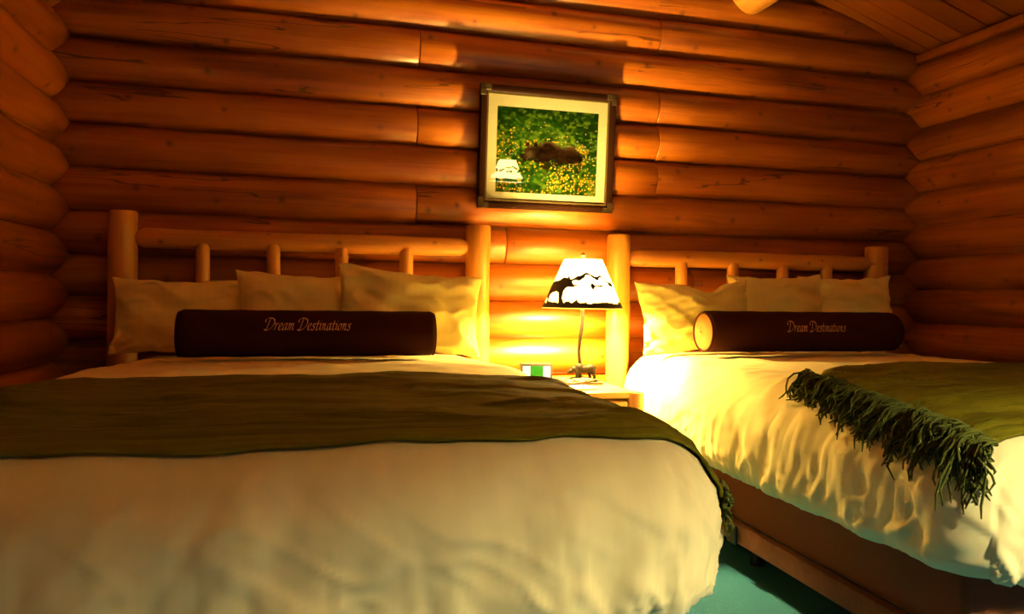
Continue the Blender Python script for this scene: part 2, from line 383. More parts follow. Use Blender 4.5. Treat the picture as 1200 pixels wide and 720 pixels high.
# ------------------------------------------------------------------ bed-shaped cushions
class BedSurf:
    """soft rounded box (duvet over mattress); shell points -> surface"""
    def __init__(s, cx, seed, hx=.875, y_head=-.20, y_foot=-2.29, zb=.47, zt=.870, r=.165, folds=1.0):
        s.cx, s.seed, s.hx, s.yh, s.yf, s.zb, s.zt, s.r, s.folds = cx, seed, hx, y_head, y_foot, zb, zt, r, folds
        s.cy, s.hy = (y_head+y_foot)/2, (y_head-y_foot)/2
        s.zm, s.hz = (zb+zt)/2, (zt-zb)/2
    def __call__(s, P, off=0.0, wr=1.0):
        P = np.asarray(P, float); r = s.r
        L = P-np.array([s.cx, s.cy, s.zm])
        rz = r
        lim = np.array([s.hx-r, s.hy-r, 0])
        Q = np.clip(L, -lim, lim)
        Q[:, 1] = np.clip(L[:, 1], -lim[1], s.hy)                 # no rounding at the head end, which lies under the pillows
        Q[:, 2] = np.clip(L[:, 2], -(s.hz-.10), s.hz-rz)
        N = L-Q; N /= np.maximum(np.linalg.norm(N, axis=1, keepdims=True), 1e-9)
        low = L[:, 2] < -(s.hz-.10)
        rad = np.full(len(L), r)
        S = Q+N*rad[:, None]
        # bottom tuck: flatten the lower rounding
        S[low, 2] = Q[low, 2]+N[low, 2]*.10
        zf = np.clip((S[:, 2]+s.hz)/(2*s.hz), 0, 1)               # 0 bottom .. 1 top
        side = np.clip(np.hypot(N[:, 0], N[:, 1]), 0, 1)
        # crowned top, sides that belly out
        u, v = np.clip(L[:, 0]/s.hx, -1, 1), np.clip(L[:, 1]/s.hy, -1, 1)
        S[:, 2] += np.where(N[:, 2] > 0, N[:, 2], 0)*.024*(1-u**4)*(1-np.clip(-v, 0, 1)**3*1.3)*(1-np.clip(v, 0, 1)**3)
        belly = .022*np.sin(np.pi*np.clip(zf*1.05, 0, 1))*side
        S[:, 0] += N[:, 0]*belly; S[:, 1] += N[:, 1]*belly
        # pulled in where the duvet is tucked at the head end
        tk = np.clip((S[:, 1]+s.cy+.95)/.70, 0, 1); S[:, 0] *= 1-.105*tk*tk*(3-2*tk)
        # wrinkles
        X, Y, Z = S[:, 0]+s.cx, S[:, 1]+s.cy, S[:, 2]
        ang = np.arctan2(N[:, 1], N[:, 0])
        per = np.where(np.abs(N[:, 0]) > np.abs(N[:, 1]), Y, X)+.30*ang
        sd = s.seed*13.7
        drift = .25*vnoise(per*2.0+sd, Z*4, 1.5)
        fold = fbm((per+drift+(.55-zf)*.25)*9.5+sd, zf*1.1, sd, 2)
        crease = 1-np.abs(vnoise((per+drift*1.4)*15+sd, zf*1.6+3, 7.1+sd))
        crease2 = 1-np.abs(vnoise((per*.8+Z*1.3)*13+sd*2, (Z-per*.35)*5, 1.1+sd))
        patch = np.clip(vnoise(per*2.3+sd*3, zf*1.5, 2.2)*1.6+.45, 0, 1)
        side2 = side**1.6*np.clip(1.30-zf, .12, 1)*np.clip(zf*5+.25, 0, 1)
        fine = 1-np.abs(vnoise((per+drift*.8+.05*(zf-.5))*36+sd, zf*1.7, 4.4+sd))
        d = side2*s.folds*(.0055*np.clip(fine-.5, 0, 1)*2.0*(.5+.5*patch)+.010*fold+.011*np.clip(crease-.72, 0, 1)*3*patch+.008*np.clip(crease2-.75, 0, 1)*3*(1-patch))
        top = np.clip(N[:, 2], 0, 1)**2
        d += top*(.006*fbm(X*3.2+sd, Y*3.2, 0.3, 2)+.004*np.clip(1-np.abs(vnoise(X*1.7+Y*5+sd, Y*3.5-X*2, 5.5))-.75, 0, 1)*4)
        d += .003*fbm(X*11, Y*11, Z*11+sd, 2)
        S = S+N*(d*wr+off)[:, None]
        return S+np.array([s.cx, s.cy, s.zm]), N

def duvet(bs, nx=150, ny=180, nz=44):
    idx, V, F = {}, [], []
    X = np.linspace(bs.cx-bs.hx, bs.cx+bs.hx, nx+1); Y = np.linspace(bs.yf, bs.yh, ny+1); Z = np.linspace(bs.zb, bs.zt, nz+1)
    def vid(i, j, k):
        if (i, j, k) not in idx: idx[(i, j, k)] = len(V); V.append((X[i], Y[j], Z[k]))
        return idx[(i, j, k)]
    for i in range(nx):
        for j in range(ny): F.append((vid(i, j, nz), vid(i+1, j, nz), vid(i+1, j+1, nz), vid(i, j+1, nz)))
    for k in range(nz):
        for i in range(nx):
            F.append((vid(i, 0, k), vid(i+1, 0, k), vid(i+1, 0, k+1), vid(i, 0, k+1)))
        for j in range(ny):
            F.append((vid(nx, j, k), vid(nx, j+1, k), vid(nx, j+1, k+1), vid(nx, j, k+1)))
            F.append((vid(0, j+1, k), vid(0, j, k), vid(0, j, k+1), vid(0, j+1, k+1)))
    S, _ = bs(np.array(V))
    return mesh_obj('duvet', S, F, M['duvet'])

def shell_pts(bs, s, y):
    """s: metres across the bed from its centre, folding down the sides past the shell edge"""
    s = np.asarray(s, float); x = np.clip(s, -bs.hx, bs.hx); z = bs.zt-np.clip(np.abs(s)-bs.hx, 0, 1)
    return np.stack([bs.cx+x, np.asarray(y, float)+0*x, z], -1)

def throw(bs, send, yb, yf, seed, label, fringe_sides, fl=.11, n_tas=60, puff=1.0):
    """send(t) -> both ends across the bed, yb(s) / yf(s) -> back and front edge"""
    ns, ny = 170, 70
    Ug, T_ = np.meshgrid(np.linspace(0, 1, ns), np.linspace(0, 1, ny))
    S_ = send(T_)[0]*(1-Ug)+send(T_)[1]*Ug
    ed = .018*vnoise(S_*2.2+seed, T_*0, seed*1.0)+.008*vnoise(S_*6+seed, T_*0, 2.0)
    ed2 = .025*vnoise(S_*1.6+seed+9, T_*0, seed*2.0)+.006*vnoise(S_*7+seed, T_*0, 4.0)
    Yg = yb(S_)+ed+(yf(S_)+ed2-yb(S_)-ed)*T_
    s, y = S_.ravel(), Yg.ravel()
    wr = .012*np.clip(fbm(s*1.1+seed, y*9+.6*vnoise(s*2, y*2, seed), seed, 3)+.25, 0, 1.2)+.014*np.clip((1-np.abs(vnoise(s*.8+seed*3, y*7+s*.5, 3.3)))-.72, 0, 1)*3.6+.009*np.clip((1-np.abs(vnoise(s*1.7+seed*5, y*13-s*.9, 6.3)))-.72, 0, 1)*3.6
    edge = np.clip(np.minimum(T_, 1-T_).ravel()*14, 0, 1)
    off = .0135+1.25*np.clip(wr-.010, 0, 1)*(.25+.75*edge)
    V, N = bs(shell_pts(bs, s, y), off)
    F = [(j*ns+i, j*ns+i+1, (j+1)*ns+i+1, (j+1)*ns+i) for j in range(ny-1) for i in range(ns-1)]
    F = [tuple(reversed(f)) for f in F]
    root = empty('throw_blanket', (bs.cx, (yb(0)+yf(0))/2, bs.zt), label=label, cat='blanket', group='olive throws across the beds')
    o = mesh_obj('woven_cloth', V-np.array(root.location), F, M['throw'], root)
    sol = o.modifiers.new('thickness', 'SOLIDIFY'); sol.thickness = .006; sol.offset = -1
    # twisted fringe along the ends that show
    R = random.Random(seed)
    org = np.array(root.location)
    for sgn in fringe_sides:
        pick = (lambda t: float(send(t)[1])) if sgn > 0 else (lambda t: float(send(t)[0]))
        vv, ff, kv, kf = [], [], [], []
        for q in range(n_tas):
            tq = (q+.5)/n_tas; ql = fl*R.uniform(.62, 1.15)*(.8+.35*tq); sw = R.gauss(0, .022); lift = R.uniform(.012, .034)*puff; curl = R.uniform(.006, .018)
            for w in range(17):
                tt = min(max(tq+R.gauss(0, .28)/n_tas, 0), 1); se = pick(tt); yq = float(yb(se)*(1-tt)+yf(se)*tt)
                ln = ql*R.uniform(.35, 1.12); m = 9; ph = R.uniform(0, 6.28); fr = R.uniform(.9, 2.2); sp = R.gauss(0, .010); lf = lift*R.uniform(.4, 1.3)
                tw = np.arange(m+1)/m
                sarr = se-sgn*.012+sgn*ln*tw*(1-.10*np.sin(ph+tw*5))
                ya = yq+sw*tw**1.3+sp*tw+curl*np.sin(ph+np.arange(m+1)*fr)*tw
                oa = .016+lf*np.sin(np.pi*np.minimum(1, (tw*m+.8)/m))+.5*curl*np.cos(ph+np.arange(m+1)*fr)*tw
                p, _ = bs(shell_pts(bs, sarr, ya), np.maximum(oa, .012), 1.0)
                tv, tf = tube_geo(p-org, [.0034]*m+[.0018], 3, caps=False)
                b = len(vv); vv += tv; ff += [tuple(i+b for i in f) for f in tf]
            se = pick(tq); yq = float(yb(se)*(1-tq)+yf(se)*tq)
            for kk in (-.25, .25):
                p, _ = bs(shell_pts(bs, [se-sgn*.006], [yq+kk*.9/n_tas]), np.array([.019]))
                c = p[0]-org
                tv, tf = tube_geo([c+np.array([0, -.007, 0]), c+np.array([0, -.0035, .002]), c+np.array([0, .0035, .002]), c+np.array([0, .007, 0])], [.003, .0065, .0065, .003], 5)
                b = len(kv); kv += tv; kf += [tuple(i+b for i in f) for f in tf]
        tag(mesh_obj('fringe', vv, ff, M['fringe'], root), 'tangled olive yarn fringe', kind='stuff')
        tag(mesh_obj('fringe_knot', kv, kf, M['fringe'], root), 'row of yarn knots along the fringed edge', kind='stuff')
    return root


def post_mesh(name, r, z0, z1, parent, x, y, seed, mat=None, notch=None):
    """log post: built along local X (grain), stood upright by rotation"""
    L = z1-z0; n = 20; m = 22; v, f = [], []
    for i in range(m+1):
        t = L*i/m
        for k in range(n): v.append((t, math.cos(2*math.pi*k/n), math.sin(2*math.pi*k/n)))
    v = np.array(v); a = np.arctan2(v[:, 2], v[:, 1])
    rr = r*(1.03-.05*v[:, 0]/L)+.0035*vnoise(v[:, 0]*4+seed*3.3, np.cos(a)+seed, np.sin(a))
    v[:, 1] = v[:, 1]*rr+.004*vnoise(v[:, 0]*2+seed, seed*2.2, .5); v[:, 2] = v[:, 2]*rr+.004*vnoise(v[:, 0]*2+seed*4, seed*1.2, 2.5)
    if notch:
        for zz, wid, dep, an in notch:
            g = np.exp(-((v[:, 0]-(zz-z0))/wid)**2)*np.clip(np.cos(a-an), 0, 1)**2
            v[:, 1] -= np.cos(a)*dep*g; v[:, 2] -= np.sin(a)*dep*g
    v[-n:, 1:] *= .90; v[-2*n:-n, 0] = L-.010
    for i in range(m):
        for k in range(n): f.append((i*n+k, (i+1)*n+k, (i+1)*n+(k+1) % n, i*n+(k+1) % n))
    f.append(tuple(range(n))); f.append(tuple(reversed(range(m*n, (m+1)*n))))
    o = sharp(mesh_obj(name, v, f, mat or M['pine'], parent), 55)
    o.rotation_euler = (0, -math.pi/2, 0); o.location = (x, y, z0); return o
def rail_mesh(name, r, x0, x1, y, z, parent, seed, tilt=0):
    L = x1-x0; n = 20; m = 30; v, f = [], []
    for i in range(m+1):
        t = L*i/m; e = max(0.0, min(t, L-t)); q = min(1, .45+.55*min(1, e/.05)**.6)
        for k in range(n): v.append((t, q*math.cos(2*math.pi*k/n), q*math.sin(2*math.pi*k/n)))
    v = np.array(v); a = np.arctan2(v[:, 2], v[:, 1])
    rr = r+.003*vnoise(v[:, 0]*4+seed*3.3, np.cos(a)+seed, np.sin(a))
    v[:, 1] *= rr; v[:, 2] = v[:, 2]*rr+.004*vnoise(v[:, 0]*1.7+seed, seed*2.2, .5)
    for i in range(m):
        for k in range(n): f.append((i*n+k, (i+1)*n+k, (i+1)*n+(k+1) % n, i*n+(k+1) % n))
    f.append(tuple(range(n))); f.append(tuple(reversed(range(m*n, (m+1)*n))))
    o = sharp(mesh_obj(name, v, f, M['pine'], parent), 55)
    o.location = (x0, y, z); o.rotation_euler = (0, tilt, 0); return o

def bed(cx, px0, px1, post_top, rail_z, spind, label, seed, notch=None):
    root = empty('bed', (cx, -.125, 0), label=label, cat='bed', group='log beds')
    hb = bpy.data.objects.new('headboard', None); link(hb, root); hb.empty_display_size = .1
    X = lambda x: x-cx
    post_mesh('post', .060, FZ, post_top[0], hb, X(px0), 0, seed, notch=notch)
    post_mesh('post', .063, FZ, post_top[1], hb, X(px1), 0, seed+1)
    rail_mesh('rail', .044, X(px0+.035), X(px1-.035), 0, rail_z, hb, seed+2)
    rail_mesh('rail', .044, X(px0+.035), X(px1-.035), 0, .52, hb, seed+3)
    for i, s in enumerate(spind):
        post_mesh('spindle', .031, .50, rail_z-.022+.006*(i % 2), hb, X(s), -.018, seed+5+i)
    y1, y0 = -.20+.125, -2.20+.125
    box('box_spring', (-.740, y0, .318), (.740, y1, .505), M['boxspring'], root, .02, 3)
    box('mattress', (-.70, y0+.02, .505), (.70, y1-.02, .79), M['mattress'], root, .06, 3)
    for sx in (-1, 1):
        box('side_rail', (min(sx*.735, sx*.775), y0-.005, .250), (max(sx*.735, sx*.775), y1+.05, .322), M['rail'], root, .008, 2)
    box('foot_rail', (-.745, y0-.01, .250), (.745, y0+.025, .322), M['rail'], root, .008, 2)
    for sx in (-1, 1):
        for yy in (y0+.25, -1.02, y1-.2):
            lathe('leg', [(.022, 0), (.026, .01), (.018, .04), (.018, .20)], M['black'], root, 14, (sx*.62, yy, FZ))
        br = box('bracket', (min(sx*.770, sx*.786), -1.13, .245), (max(sx*.770, sx*.786), -1.07, .315), M['black'], root, .004, 1)
    return root

LCX, RCX = 1.0935, 3.417
bed(LCX, .304, 1.883, (1.500, 1.497), 1.387, [.631, .930, 1.235, 1.534], 'left bed with pine log headboard and cream duvet', 11,
    notch=[(1.385, .035, .018, 0.0)])
bed(RCX, 2.628, 4.208, (1.477, 1.462), 1.362, [2.976, 3.280, 3.586, 3.866], 'right bed with pine log headboard beside the bedside lamp', 31)

LB = BedSurf(LCX, 1.0, hx=.878, y_foot=-2.31, folds=1.6); RB = BedSurf(RCX, 2.0, hx=.85, y_foot=-2.37, folds=1.15)
d1 = duvet(LB); tag(d1, 'cream cotton duvet tucked over the left foreground bed', 'duvet', 'cream duvets')
d2 = duvet(RB); tag(d2, 'wrinkled cream cotton duvet tucked over the right bed', 'duvet', 'cream duvets')

throw(LB, lambda t: (-1.02+0*t, .985+.03*t), lambda s: -1.345+0*s, lambda s: -2.205+.02*np.clip(s+.4, 0, .6)-.02*np.clip(s-.4, 0, 1), 3,
      'olive green woven throw lying flat across the left bed', (1,), fl=.11, puff=.35)
throw(RB, lambda t: (-.715-.085*t, 1.0+0*t), lambda s: -1.21-.46*np.clip((-.05-s)/.76, 0, 1)**1.7, lambda s: -2.27-.06*np.clip((-.4-s)/.45, 0, 1), 5,
      'olive green throw with shaggy fringe over the edge of the right bed', (-1,), fl=.175, n_tas=52)

# ------------------------------------------------------------------ pillows
def pillow(cx, cz, w, h, y, lean, roll, yaw, seed, label, thick=.15, sag=0.0, ears=.10, skew=0.0):
    n = 44; u = np.linspace(-1, 1, n+1); U, V = np.meshgrid(u, u); V_, F = [], []
    # denser at the rim
    U = np.sin(U*math.pi/2)*.35+U*.65; V = np.sin(V*math.pi/2)*.35+V*.65
    X = w/2*U*(1-ears*(1-V**2)*np.abs(U)**3); Z = h/2*V*(1-ears*(1-U**2)*np.abs(V)**3)
    Z = Z-sag*np.exp(-((U-.25)/.28)**2)*np.clip(V, 0, 1)**2+skew*U*np.clip(V, -.2, 1)
    prof = np.clip(1-np.abs(U)**2.6, 0, 1)**.62*np.clip(1-np.abs(V)**2.6, 0, 1)**.62
    tuck = 1-(np.abs(U)*np.abs(V))**1.5*.5
    sd = seed*9.1
    wr = .014*fbm(U*2.2+sd, V*2.2, sd, 3)+.010*np.clip(1-np.abs(vnoise(U*2.5+V*1.5+sd, V*2.5-U, sd))-.7, 0, 1)*3
    rim = np.clip(1-np.minimum(1-np.abs(U), 1-np.abs(V))*3.2, 0, 1)
    cor = np.abs(U)*np.abs(V)
    wr += .012*rim*vnoise(U*7+sd, V*7, sd*2)*(1-rim*.3)+.022*np.clip(cor-.25, 0, 1)*vnoise((U-V)*6+sd, (U+V)*1.5, 3.1)*(1-prof)
    Tn = thick/2*prof*tuck
    ok = np.clip(prof*4, 0, 1)
    front = Tn+wr*ok; back = Tn*.7+.4*wr*ok
    rimz = .010*vnoise(U*4+sd, V*4, 8.8)
    P1 = np.stack([X, -front+rimz*(1-ok), Z+.006*vnoise(U*5+sd, V*0, 1.2)], -1).reshape(-1, 3); P2 = np.stack([X, back+rimz*(1-ok), Z+.006*vnoise(U*5+sd, V*0, 1.2)], -1).reshape(-1, 3)
    m = n+1; vid2 = {}
    verts = list(P1); mp = []
    for j in range(m):
        for i in range(m):
            if i in (0, n) or j in (0, n): mp.append(j*m+i)
            else: mp.append(len(verts)); verts.append(P2[j*m+i])
    for j in range(n):
        for i in range(n):
            a = [j*m+i, j*m+i+1, (j+1)*m+i+1, (j+1)*m+i]; F.append(tuple(a)); F.append(tuple(mp[q] for q in reversed(a)))
    o = mesh_obj('pillow', verts, F, M['pillow'])
    o.location = (cx, y, cz); o.rotation_euler = (lean, roll, yaw)
    return tag(o, label, 'pillow')
LN = math.radians(-14)
GL, GR = 'pillows on the left bed', 'pillows on the right bed'
for px, pz, pw, ph, py, pr, pyaw, sd, lb, kw in (
    (.572, 1.060, .575, .335, -.262, 0, 0, 1, 'cream pillow at the far left of the left bed', dict(ears=.09)),
    (1.045, 1.080, .53, .365, -.339, .02, 0, 2, 'cream pillow in the middle of the left bed, behind the bolster lettering', dict(ears=.10)),
    (1.520, 1.092, .65, .375, -.416, .085, .02, 3, 'creased cream pillow of the left bed nearest the lamp', dict(ears=.08)),
    (2.920, 1.075, .62, .365, -.416, -.045, .0, 4, 'creased white pillow of the right bed nearest the lamp, its top dented', dict(ears=.09, sag=.045)),
    (3.44, 1.106, .57, .40, -.339, -.03, 0, 5, 'cream pillow in the middle of the right bed', dict(ears=.12)),
    (3.932, 1.108, .60, .405, -.262, -.02, 0, 6, 'cream pillow at the right end of the right bed by the corner post', dict(ears=.12))):
    p = pillow(px, pz-.012, pw, ph, py, LN, pr, pyaw, sd, lb, thick=.112, **kw); p['group'] = GL if px < 2.2 else GR

# ------------------------------------------------------------------ bolsters with lettering
GLY = {
 'D': (1.50, [[(.62, 1.72), (.52, .9), (.38, .02)], [(.02, 1.15), (-.05, 1.5), (.25, 1.8), (.75, 1.84), (1.25, 1.55), (1.38, .95), (1.1, .35), (.6, .02), (.2, .0), (.05, .15)]]),
 'r': (.62, [[(.02, .85), (.18, .98), (.2, .6), (.12, 0)], [(.17, .55), (.38, .92), (.58, .93)]]),
 'e': (.68, [[(.12, .45), (.45, .58), (.55, .82), (.4, .98), (.18, .8), (.1, .4), (.22, .06), (.45, .06), (.62, .25)]]),
 'a': (.80, [[(.60, .92), (.36, .97), (.12, .55), (.12, .1), (.28, .02), (.5, .4), (.62, .95)], [(.62, .95), (.55, .3), (.6, .04), (.78, .2)]]),
 'm': (1.12, [[(.02, .85), (.18, .98), (.2, .6), (.12, 0)], [(.16, .5), (.38, .95), (.5, .85), (.46, .4), (.42, 0)], [(.46, .5), (.7, .95), (.83, .85), (.78, .3), (.84, .03), (1.02, .2)]]),
 's': (.60, [[(.52, .82), (.36, .98), (.18, .84), (.26, .6), (.44, .4), (.42, .12), (.22, .0), (.04, .12)]]),
 't': (.56, [[(.32, 1.45), (.24, .7), (.2, .15), (.32, .0), (.5, .2)], [(.04, .95), (.5, .98)]]),
 'i': (.42, [[(.06, .82), (.2, .98), (.18, .4), (.18, .08), (.38, .18)], [(.24, 1.38), (.29, 1.44)]]),
 'n': (.80, [[(.02, .85), (.18, .98), (.2, .6), (.12, 0)], [(.16, .5), (.4, .95), (.54, .85), (.48, .3), (.54, .03), (.74, .2)]]),
 'o': (.72, [[(.36, .97), (.14, .7), (.1, .25), (.28, .02), (.52, .25), (.58, .75), (.36, .97)]]),
}
def smooth_path(pts, k=6):
    P = [pts[0]]+list(pts)+[pts[-1]]; out = []
    for i in range(1, len(P)-2):
        for j in range(k):
            t = j/k; a, b, c, d = (np.array(P[i+q]) for q in (-1, 0, 1, 2))
            out.append(.5*((2*b)+(-a+c)*t+(2*a-5*b+4*c-d)*t*t+(-a+3*b-3*c+d)*t**3))
    out.append(np.array(P[-2])); return out
def lettering(text, width, to3d, parent, cap=None):
    x, quads = 0.0, []
    nib = np.array([math.cos(.72), math.sin(.72)])*.10; thin = .028
    for ch in text:
        if ch == ' ': x += .45; continue
        adv, strokes = GLY[ch]
        for st in strokes:
            p = [q+np.array([x+.24*q[1], 0]) for q in smooth_path([np.array(s) for s in st])]
            for a, b in zip(p[:-1], p[1:]):
                quads.append([a+nib, b+nib, b-nib, a-nib]); dr = b-a; l = np.linalg.norm(dr)
                if l > 1e-6:
                    nn = np.array([-dr[1], dr[0]])/l*thin; quads.append([a+nn, b+nn, b-nn, a-nn])
        x += adv
    sc = width/x; v, f = [], []
    for q in quads:
        b = len(v); v += [to3d((c[0]-x/2)*sc, c[1]*sc*1.15) for c in q]; f.append((b, b+1, b+2, b+3))
    return mesh_obj('lettering', v, f, M['thread'], parent, smooth=False)
def bolster(cx, y, zc, L, r, tcx, tz, tw, label, rise):
    root = empty('bolster', (cx, y, zc-r), label=label, cat='bolster', group='dark brown bolsters')
    n, m = 48, 40; h = L/2; prof = []
    for i in range(5):
        a = math.pi/2*i/4; prof.append((-h+.012*(1-math.sin(a)), r-.012*(1-math.cos(a))-.0))
    prof = [(-h, r-.012), (-h+.004, r-.004), (-h+.012, r)]+[(-h+.012+(L-.024)*i/m, r+.0008*math.sin(i*.9)) for i in range(1, m)]+[(h-.012, r), (h-.004, r-.004), (h, r-.012)]
    v, f = [], []
    for i, (x, q) in enumerate(prof):
        for k in range(n):
            a = 2*math.pi*k/n; sagz = max(0, -math.cos(a)-.72)*.02
            v.append((x, q*math.sin(a), r+q*math.cos(a)+sagz))
    for i in range(len(prof)-1):
        for k in range(n): f.append((i*n+k, (i+1)*n+k, (i+1)*n+(k+1) % n, i*n+(k+1) % n))
    o = mesh_obj('cover', v, f, M['suede'], root)
    for sg in (-1, 1):
        vv, ff = [], []; rings = [r-.013, (r-.013)*.8, (r-.013)*.45, .004]; bul = [0, .008, .014, .016]
        for q, bq in zip(rings, bul):
            for k in range(n): a = 2*math.pi*k/n; vv.append((sg*(h-.002+bq), q*math.sin(a), r+q*math.cos(a)))
        for i in range(3):
            for k in range(n): ff.append((i*n+k, (i+1)*n+k, (i+1)*n+(k+1) % n, i*n+(k+1) % n))
        ff.append(tuple(range(3*n, 4*n)))
        if sg < 0: ff = [tuple(reversed(q)) for q in ff]
        e = mesh_obj('end_panel', vv, ff, M['gold'], root); tag(e, 'gold fabric end panel')
        ring = [(sg*h, (r-.010)*math.sin(2*math.pi*k/n), r+(r-.010)*math.cos(2*math.pi*k/n)) for k in range(n+1)]
        tube('piping', ring, .005, M['suede'], root, 6)
    a0 = math.asin(max(-1, min(1, tz/r)))
    def to3d(u, w): a = a0+w/r; return (tcx-cx+u, -(r+.0035)*math.cos(a), r+(r+.0035)*math.sin(a))
    l = lettering('Dream Destinations', tw, to3d, root); tag(l, 'tan italic lettering reading Dream Destinations')
    return root
bolster(1.107, -.635, .992, .967, .0938, 1.093, .020, .320, 'dark brown bolster with tan lettering on the left bed', 0)
bolster(3.345, -.635, 1.002, 1.02, .0972, 3.362, .008, .312, 'dark brown bolster with gold end showing on the right bed', 0)

# ------------------------------------------------------------------ nightstand, lamp, clock, papers
NS_Z = .747
def nightstand(loc, rz, label):
    root = empty('nightstand', loc, rz, label, 'nightstand')
    # local: back edge at y = 0, front at y = -.6
    box('table_top', (-.206, -.600, NS_Z-.028), (.206, 0, NS_Z), M['oak'], root, .008)
    for x in (-.206, .206):
        for yy in (-.585, -.03):
            post_mesh('leg', .036, FZ, NS_Z-.004 if yy < -.1 else NS_Z-.03, root, x, yy, 3+x*7+yy)
    for x in (-.206, .206): box('side_panel', (x-.011, -.56, .28), (x+.011, -.05, NS_Z-.03), M['oak'], root, .003)
    box('back_panel', (-.18, -.045, .28), (.18, -.025, NS_Z-.03), M['oak'], root, .003)
    box('shelf', (-.20, -.56, .28), (.20, -.04, .302), M['oak'], root, .004)
    dr = box('drawer', (-.165, -.605, NS_Z-.165), (.165, -.57, NS_Z-.04), M['oak'], root, .008)
    k = lathe('knob', [(.008, 0), (.008, .012), (.018, .02), (.018, .028), (.008, .033)], M['pine'], dr, 18)
    k.rotation_euler = (math.pi/2, 0, 0); k.location = (0, -.605, NS_Z-.10)
    return root
nightstand((2.262, -.125, 0), 0, 'pine log nightstand between the two beds under the lamp')

def bear_mesh(name, mat, parent, scale, loc):
    """small standing bear, head to -X"""
    bm = bmesh.new()
    def ell(c, r, rot=0):
        bmesh.ops.create_uvsphere(bm, u_segments=16, v_segments=10, radius=1,
            matrix=Matrix.Translation(c) @ Matrix.Rotation(rot, 4, 'Y') @ Matrix.Diagonal((*r, 1)))
    ell((.36, 0, .62), (.34, .25, .27)); ell((0, 0, .60), (.40, .23, .23)); ell((-.32, 0, .66), (.28, .22, .27)); ell((-.26, 0, .80), (.18, .13, .12))
    ell((-.58, 0, .60), (.20, .15, .16), .5); ell((-.76, 0, .50), (.17, .14, .14)); ell((-.92, 0, .43), (.12, .08, .075), -.3); ell((-1.0, 0, .42), (.04, .045, .04))
    for sy in (-1, 1):
        ell((-.70, sy*.12, .64), (.05, .03, .06))
        for (x, dx) in ((-.36+.1*sy, -.03), (.42-.08*sy, .05)):
            ell((x, sy*.13, .42), (.12, .10, .22)); ell((x+dx, sy*.14, .18), (.085, .08, .18)); ell((x+dx-.05, sy*.14, .045), (.12, .085, .05))
    ell((.69, 0, .66), (.06, .05, .06))
    for v in bm.verts: v.co = Vector(v.co)*scale+Vector(loc)
    o = bm_obj(name, bm, mat, parent, smooth=True, recalc=False)
    r = o.modifiers.new('merge', 'REMESH'); r.mode = 'VOXEL'; r.voxel_size = scale*.035; r.use_smooth_shade = True
    return o
def rock(name, mat, parent, loc, sx, sy, sz, seed):
    bm = bmesh.new(); bmesh.ops.create_icosphere(bm, subdivisions=3, radius=1)
    P = np.array([v.co[:] for v in bm.verts]); nz = fbm(P[:, 0]*2+seed, P[:, 1]*2, P[:, 2]*2, 3)
    for v, q in zip(bm.verts, nz):
        c = v.co*(1+.22*q); c.z = max(c.z, -.35); v.co = (loc[0]+c.x*sx, loc[1]+c.y*sy, loc[2]+(c.z+.35)*sz)
    return bm_obj(name, bm, mat, parent, smooth=False)

SH_B, SH_T, SH_RB, SH_RT = .355, .583, .187, .088     # shade bottom/top heights above the table, radii
def shade_pt(th, t, off=0.0):
    r = SH_RB+(SH_RT-SH_RB)*t+off; return (r*math.sin(th), -r*math.cos(th), SH_B+(SH_T-SH_B)*t)
def cut_strip(name, ths, lows, highs, parent, off=.0025):
    v, f = [], []
    for th, a, b in zip(ths, lows, highs): v += [shade_pt(th, a, off), shade_pt(th, b, off)]
    for i in range(len(ths)-1): f.append((2*i, 2*i+2, 2*i+3, 2*i+1))
    return mesh_obj(name, v, f, M['cutout'], parent)
def cut_poly(name, pts, parent, th0, flip=1, off=.003, sub=6):
    """silhouette given in (angle, t) shape units around th0; cells of a fine raster keep the curve of the shade"""
    P = [(th0+flip*x, y) for x, y in pts]
    xs = [q[0] for q in P]; ys = [q[1] for q in P]; nx, ny = 44, 44
    gx = np.linspace(min(xs), max(xs), nx+1); gy = np.linspace(min(ys), max(ys), ny+1)
    def inside(x, y):
        c = False; j = len(P)-1
        for i in range(len(P)):
            if (P[i][1] > y) != (P[j][1] > y) and x < (P[j][0]-P[i][0])*(y-P[i][1])/(P[j][1]-P[i][1])+P[i][0]: c = not c
            j = i
        return c
    v, f, idx = [], [], {}
    def vid(i, j):
        if (i, j) not in idx: idx[(i, j)] = len(v); v.append(shade_pt(gx[i], gy[j], off))
        return idx[(i, j)]
    for i in range(nx):
        for j in range(ny):
            if inside((gx[i]+gx[i+1])/2, (gy[j]+gy[j+1])/2): f.append((vid(i, j), vid(i+1, j), vid(i+1, j+1), vid(i, j+1)))
    return mesh_obj(name, v, f, M['cutout'], parent)
BEAR = [(-.50, .08), (-.46, .20), (-.54, .32), (-.53, .44), (-.42, .53), (-.22, .55), (-.05, .56), (.08, .62), (.20, .62), (.27, .60), (.30, .66), (.35, .65), (.37, .58), (.46, .53), (.52, .46), (.49, .42), (.38, .43), (.30, .40),
        (.25, .34), (.25, .22), (.32, .13), (.33, .08), (.19, .08), (.15, .20), (.10, .30), (.02, .33), (-.14, .31), (-.22, .26), (-.19, .16), (-.12, .08), (-.27, .08), (-.33, .18), (-.37, .22), (-.38, .08)]
ELK = [(-.30, .30), (-.22, .34), (-.10, .33), (0, .35), (.10, .36), (.16, .42), (.22, .44), (.28, .42), (.27, .39), (.20, .37), (.16, .30), (.20, .20), (.15, .20), (.10, .28), (-.12, .27), (-.20, .18), (-.25, .20), (-.20, .28)]
